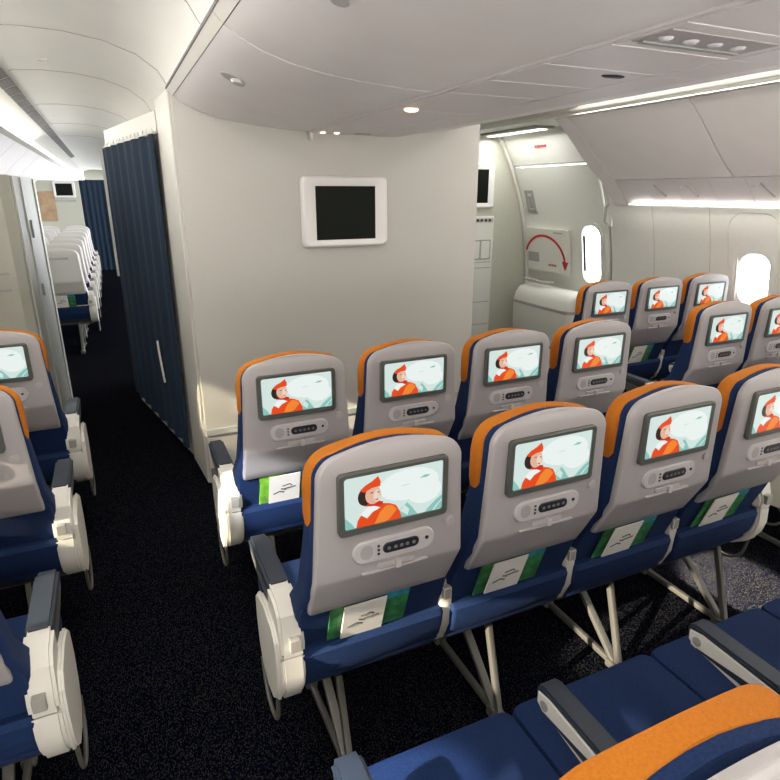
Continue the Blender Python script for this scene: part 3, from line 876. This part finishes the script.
# service panels along the centre
PJ = [3.445, 2.9, 2.35, 1.89, 1.64, 1.385, 1.155, .955, .70, .40, 0.0]
pn = 0
for a, b in zip(PJ, PJ[1:]):
    kind = {0: 'lamp', 1: 'plain', 2: 'spot', 3: 'plain', 4: 'oval', 5: 'plain', 6: 'cluster', 7: 'plain', 8: 'plain', 9: 'plain'}[pn]
    labs = ['service panel with two small lamps against the white wall', 'plain service panel, second from the white wall', 'service panel with one warm lit lamp above the middle seats',
            'plain service panel between the lit lamp and the dark oval', 'service panel with dark oval grille', 'plain service panel between the dark oval and the clear reading lights', 'service panel with row of clear reading lights',
            'plain service panel nearer than the reading lights', 'plain panel at the top right edge', 'plain panel directly above the nearest row']
    t = empty('reading_light_console', (CB, (a + b) / 2, 2.012), labs[pn], 'service panel', 'service panels under the centre bins')
    hl = abs(a - b) / 2 - .003
    bm = BM(); box(bm, (-.215, -hl, 0), (.165, hl, .02), .002); link('cover', bm, M['psu'], t)
    bm = BM(); box(bm, (.168, -hl - .003, -.001), (.335, hl + .003, .02), .002); link('outer_strip', bm, M['psu'], t)
    def dome(bm, x, y, r, h, mi, ry=None):
        n = 14; ry = ry or r
        bridge(bm, [[(x + r * f * math.cos(2 * PI * k / n), y + ry * f * math.sin(2 * PI * k / n), -hh) for k in range(n)] for f, hh in ((1, -.004), (1, h * .4), (.75, h * .85), (.4, h))], mi=mi)
    if kind == 'cluster':
        bm = BM(); box(bm, (-.205, -.055, -.0025), (.125, .055, .005), .002); link('lamp_tray', bm, M['latch'], t)
        for k in range(4):
            bm = BM(); dome(bm, -.165 + .075 * k, .0, .017, .008, 0); link('reading_light', bm, M['lens'], t, True)
        bm = BM(); box(bm, (-.19, .036, -.006), (.11, .050, .0)); link('grille', bm, M['doorgrey'], t)
    if kind == 'oval':
        bm = BM(); dome(bm, .065, -.07, .04, .006, 0, .018); link('grille', bm, M['button'], t, True)
    if kind == 'spot':
        bm = BM(); dome(bm, -.145, .18, .03, .012, 0, .022); link('reading_light', bm, M['bulb'], t, True)
    if kind == 'lamp':
        for dx in (-.16, -.08):
            bm = BM(); dome(bm, dx, .18, .016, .008, 0); link('reading_light', bm, M['bulb'], t, True)
        bm = BM(); box(bm, (.03, .16, -.004), (.12, .19, .0), .002); link('grille', bm, M['doorgrey'], t)
    pn += 1
bm = BM(); box(bm, (1.065, 3.40, 1.975), (1.085, 3.448, 2.03), .003); trim(bm, M['trimw'])
# channel cover above the panels
bm = BM(); box(bm, (1.06, YN, 2.034), (1.63, 3.446, 2.40)); trim(bm, M['line'])
bm = BM(); box(bm, (1.055, YN, 2.005), (1.625, -.005, 2.03)); trim(bm, M['psu'])

# ------------------------------------------------------------------ outboard bins
obp = [(3.335, 2.250), (3.40, 2.200), (3.47, 2.140), (3.56, 2.055), (3.66, 1.958), (3.76, 1.870), (3.860, 1.800)]
psu = [(3.867, 1.793), (3.95, 1.713), (4.032, 1.620), (4.040, 1.603)]
def out_bin(y0, y1, side, lab, grp):
    mm = (lambda p: p) if side > 0 else mir
    p = mm(obp)
    t = empty('overhead_bin', (p[0][0], (y0 + y1) / 2, 2.25), lab, 'overhead bin', grp); ox, oy, oz = t.location
    n = .012 if side > 0 else -.012
    bm = BM(); th = thicken(p, n)
    bridge(bm, [[(x - ox, y - oy, z - oz) for x, z in th] for y in (y0 + .005, y1 - .005)]); link('bin_door', bm, M['bin'], t, True)
    bm = BM(); body = [(x + side * .012, z + .012) for x, z in p] + mm([(3.98, 1.83), (3.98, 2.27)])
    bridge(bm, [[(x - ox, y - oy, z - oz) for x, z in body] for y in (y0 + .001, y1 - .001)]); link('bin_body', bm, M['latch'], t)
    bm = BM(); ym = (y0 + y1) / 2; c = mm([(3.585, 2.052)])[0]
    n_ = 18; tx, tz = side * .70, -.71; nx, nz = -side * .71, -.70
    ring = lambda f, h: [(c[0] + tx * .026 * f * math.cos(2 * PI * k / n_) + nx * h - ox, ym + .058 * f * math.sin(2 * PI * k / n_) - oy, c[1] + tz * .026 * f * math.cos(2 * PI * k / n_) + nz * h - oz) for k in range(n_)]
    bridge(bm, [ring(1, -.004), ring(1, .003), ring(.8, .006), ring(.7, .002)]); link('bin_latch', bm, M['latch'], t, True)
ob = [3.99, 2.90, 1.70, .5, -.9, YN]
obl = ['pale overhead bin beside the exit door, first above the right windows', 'pale overhead bin at the right frame edge, second from the exit door', 'third right-side overhead bin from the exit door', 'fourth right-side overhead bin from the exit door', 'right-side overhead bin at the rear wall']
for k in range(5): out_bin(ob[k + 1], ob[k], 1, obl[k], 'right overhead bins')
# end panel of the right bin run
bm = BM(); ep = [(3.325, 2.262)] + [(x, z) for x, z in obp + psu] + [(4.06, 1.595), (4.06, 2.40), (3.325, 2.40)]
bridge(bm, [[(x, y, z) for x, z in ep] for y in (3.996, 4.15)]); trim(bm, M['bin'])
bm = BM(); bridge(bm, [[(x, y, z) for x, z in [(3.225, 2.246), (3.325, 2.252), (3.325, 2.30), (3.225, 2.28)]] for y in (YN, 5.58)]); trim(bm, M['trimw'])
# right service units
nw = ['first', 'second', 'third', 'fourth', 'fifth', 'sixth', 'seventh', 'eighth', 'ninth']
y = 3.985; k = 0
while y > 1.9:
    w = .29
    t = empty('service_unit', (3.95, y - w / 2, 1.735), '%s grey service unit from the exit door, under the right bins' % nw[k], 'service unit', 'service units under the right bins')
    ox, oy, oz = t.location
    bm = BM(); th = thicken(psu, .012)
    bridge(bm, [[(x - ox, yy - oy, z - oz) for x, z in th] for yy in (y - w + .002, y - .002)]); link('cover', bm, M['psu'], t)
    if k in (1, 2, 4, 6):
        bm = BM(); tube(bm, [(3.90 - ox, 0.05, 1.760 - oz), (3.985 - ox, -.01, 1.672 - oz)], .014, .005, 8); link('grille', bm, M['doorgrey'], t, True)
    if k in (2, 4):
        bm = BM(); tube(bm, [(3.915 - ox, .11, 1.746 - oz), (3.925 - ox, .11, 1.736 - oz)], .012, .012, 8); link('reading_light', bm, M['lens'], t, True)
    y -= w; k += 1
bm = BM(); bridge(bm, [[(x, yy, z) for x, z in thicken(psu, .014)] for yy in (YN, 1.78)]); trim(bm, M['psu'])
# wall-wash light strip under the right bins
bm = BM(); box(bm, (4.012, YN, 1.602), (4.026, 3.95, 1.608)); tag(link('light_strip', bm, M['lamp']), 'thin glowing wall wash strip below the right overhead bins', 'light')
# left run
for k, (a, b, l) in enumerate([(YN, -.6, 'left overhead bin behind the camera'), (-.6, .9, 'left overhead bin beside the camera'), (.9, 2.5, 'left overhead bin ahead of the camera, outside the frame'), (2.5, 4.2, 'left overhead bin ending at the left partition')]):
    out_bin(a, b, -1, l, 'left overhead bins')
yy = 5.5; fw = ['nearest', 'second', 'third', 'fourth', 'fifth', 'sixth', 'seventh', 'eighth', 'ninth', 'tenth', 'eleventh', 'farthest']
for k in range(12):
    out_bin(yy, yy + 1.4, -1, '%s distant overhead bin beyond the left partition' % fw[k], 'overhead bins of the forward cabin'); yy += 1.41
for a, b in ((YN, 4.2), (5.5, 22.4)):
    bm = BM(); bridge(bm, [[(x, y_, z) for x, z in thicken(mir(psu), -.012)] for y_ in (a, b)]); trim(bm, M['psu'])
# doorway ceiling with its bar light
bm = BM(); box(bm, (2.22, 3.6, 2.40), (4.1, 5.6, 2.44)); trim(bm, M['ceil'])
bm = BM(); box(bm, (3.345, 4.178, 2.262), (4.05, 5.56, 2.29), .004); trim(bm, M['ceil'])
t = empty('doorway_light', (3.63, 5.09, 2.25), 'bright bar light on the ceiling in front of the exit door', 'light')
bm = BM(); box(bm, (-.10, -.45, -.012), (.10, .45, .012), .004); link('housing', bm, M['doorgrey'], t)
bm = BM(); box(bm, (-.045, -.42, -.020), (.045, .42, -.010), .003); link('diffuser', bm, M['lamp'], t)

# ------------------------------------------------------------------ lights
def area(name, loc, rot, sx, sy, power, col=(1, .96, .90), spread=180):
    l = bpy.data.lights.new(name, 'AREA'); l.shape = 'RECTANGLE'; l.size = sx; l.size_y = sy; l.energy = power; l.color = col; l.spread = math.radians(spread)
    o = bpy.data.objects.new(name, l); COL.objects.link(o); o.location = loc; o.rotation_euler = rot; return o
area('aisle_fill_left', (-.08, .9, 2.355), (0, 0, 0), .22, 5.0, 22)  # unseen fill added above the left aisle, no fitting modelled here
area('aisle_fill_right', (2.62, .9, 2.355), (0, 0, 0), .22, 5.0, 24)  # same added fill above the right aisle
area('forward_lamp', (-.10, 12, 2.355), (0, 0, 0), .22, 14, 9)
area('doorway_lamp', (3.63, 5.05, 2.21), (0, 0, 0), .1, .9, 5, (1, 1, .95))
area('cove_lamp_left', (-.72, 3, 2.22), (0, math.radians(-118), 0), .05, 11, 36)
area('cove_lamp_forward', (-.72, 14, 2.22), (0, math.radians(-118), 0), .05, 14, 4)
area('cove_lamp_right', (3.24, .8, 2.225), (0, math.radians(118), 0), .05, 6, 10)
area('rear_fill', (1.2, -2.4, .9), (math.radians(118), 0, 0), 4.5, 1.2, 95)  # unseen low fill added behind the camera to lift bins and seat backs
area('wall_wash_lamp', (4.0, .9, 1.62), (0, math.radians(15), 0), .03, 6, 9)

def beam(name, src, dst, power, size, blend=.15, col=(1, .86, .62), r=.03):
    l = bpy.data.lights.new(name, 'SPOT'); l.energy = power; l.color = col; l.spot_size = math.radians(size); l.spot_blend = blend; l.shadow_soft_size = r
    o = bpy.data.objects.new(name, l); COL.objects.link(o); o.location = src
    o.rotation_euler = (Vector(dst) - Vector(src)).to_track_quat('-Z', 'Y').to_euler(); return o

sl = bpy.data.lights.new('sun', 'SUN'); sl.energy = 15; sl.angle = math.radians(.6); sl.color = (1, .88, .68)
so = bpy.data.objects.new('sun', sl); COL.objects.link(so); so.rotation_euler = Vector((1, .18, -.30)).to_track_quat('-Z', 'Y').to_euler()
beam('sun_patch_spot_left', (-1.15, 2.75, 1.72), (.47, 3.45, .42), 260, 8, .15)  # added spot standing in for the sun patch at the wall foot
beam('sun_patch_spot_left', (-1.05, .85, 1.80), (.56, 2.12, .47), 420, 9, .3, (.95, .97, 1))  # added spot in place of sunlight on the leftmost seat pocket
beam('sun_patch_spot_left', (-1.05, .45, 1.80), (.36, .80, .47), 420, 9, .3, (.95, .97, 1))  # added spot in place of sunlight on the nearest cushion
beam('sun_patch_spot_right', (2.30, 1.72, 1.99), (2.40, 1.46, 0), 1900, 14, .4)  # unseen spot added to mimic sunlight on the right aisle floor

w = bpy.data.worlds.new('daylight'); S.world = w; w.use_nodes = True
w.node_tree.nodes['Background'].inputs['Color'].default_value = (.92, .96, 1, 1)
w.node_tree.nodes['Background'].inputs['Strength'].default_value = 5.0

# ------------------------------------------------------------------ camera
cd = bpy.data.cameras.new('camera'); cam = bpy.data.objects.new('camera', cd); COL.objects.link(cam)
cd.sensor_width = 36; cd.lens = 594 / 780 * 36; cd.clip_start = .02
cam.location = (0, 0, 1.7); cam.rotation_euler = (math.radians(90 - 18.4), 0, math.radians(-24.5))
S.camera = cam
vs = S.view_settings; vs.view_transform = 'Standard'; vs.look = 'None'; vs.gamma = 1; vs.exposure = .60; vs.use_curve_mapping = False
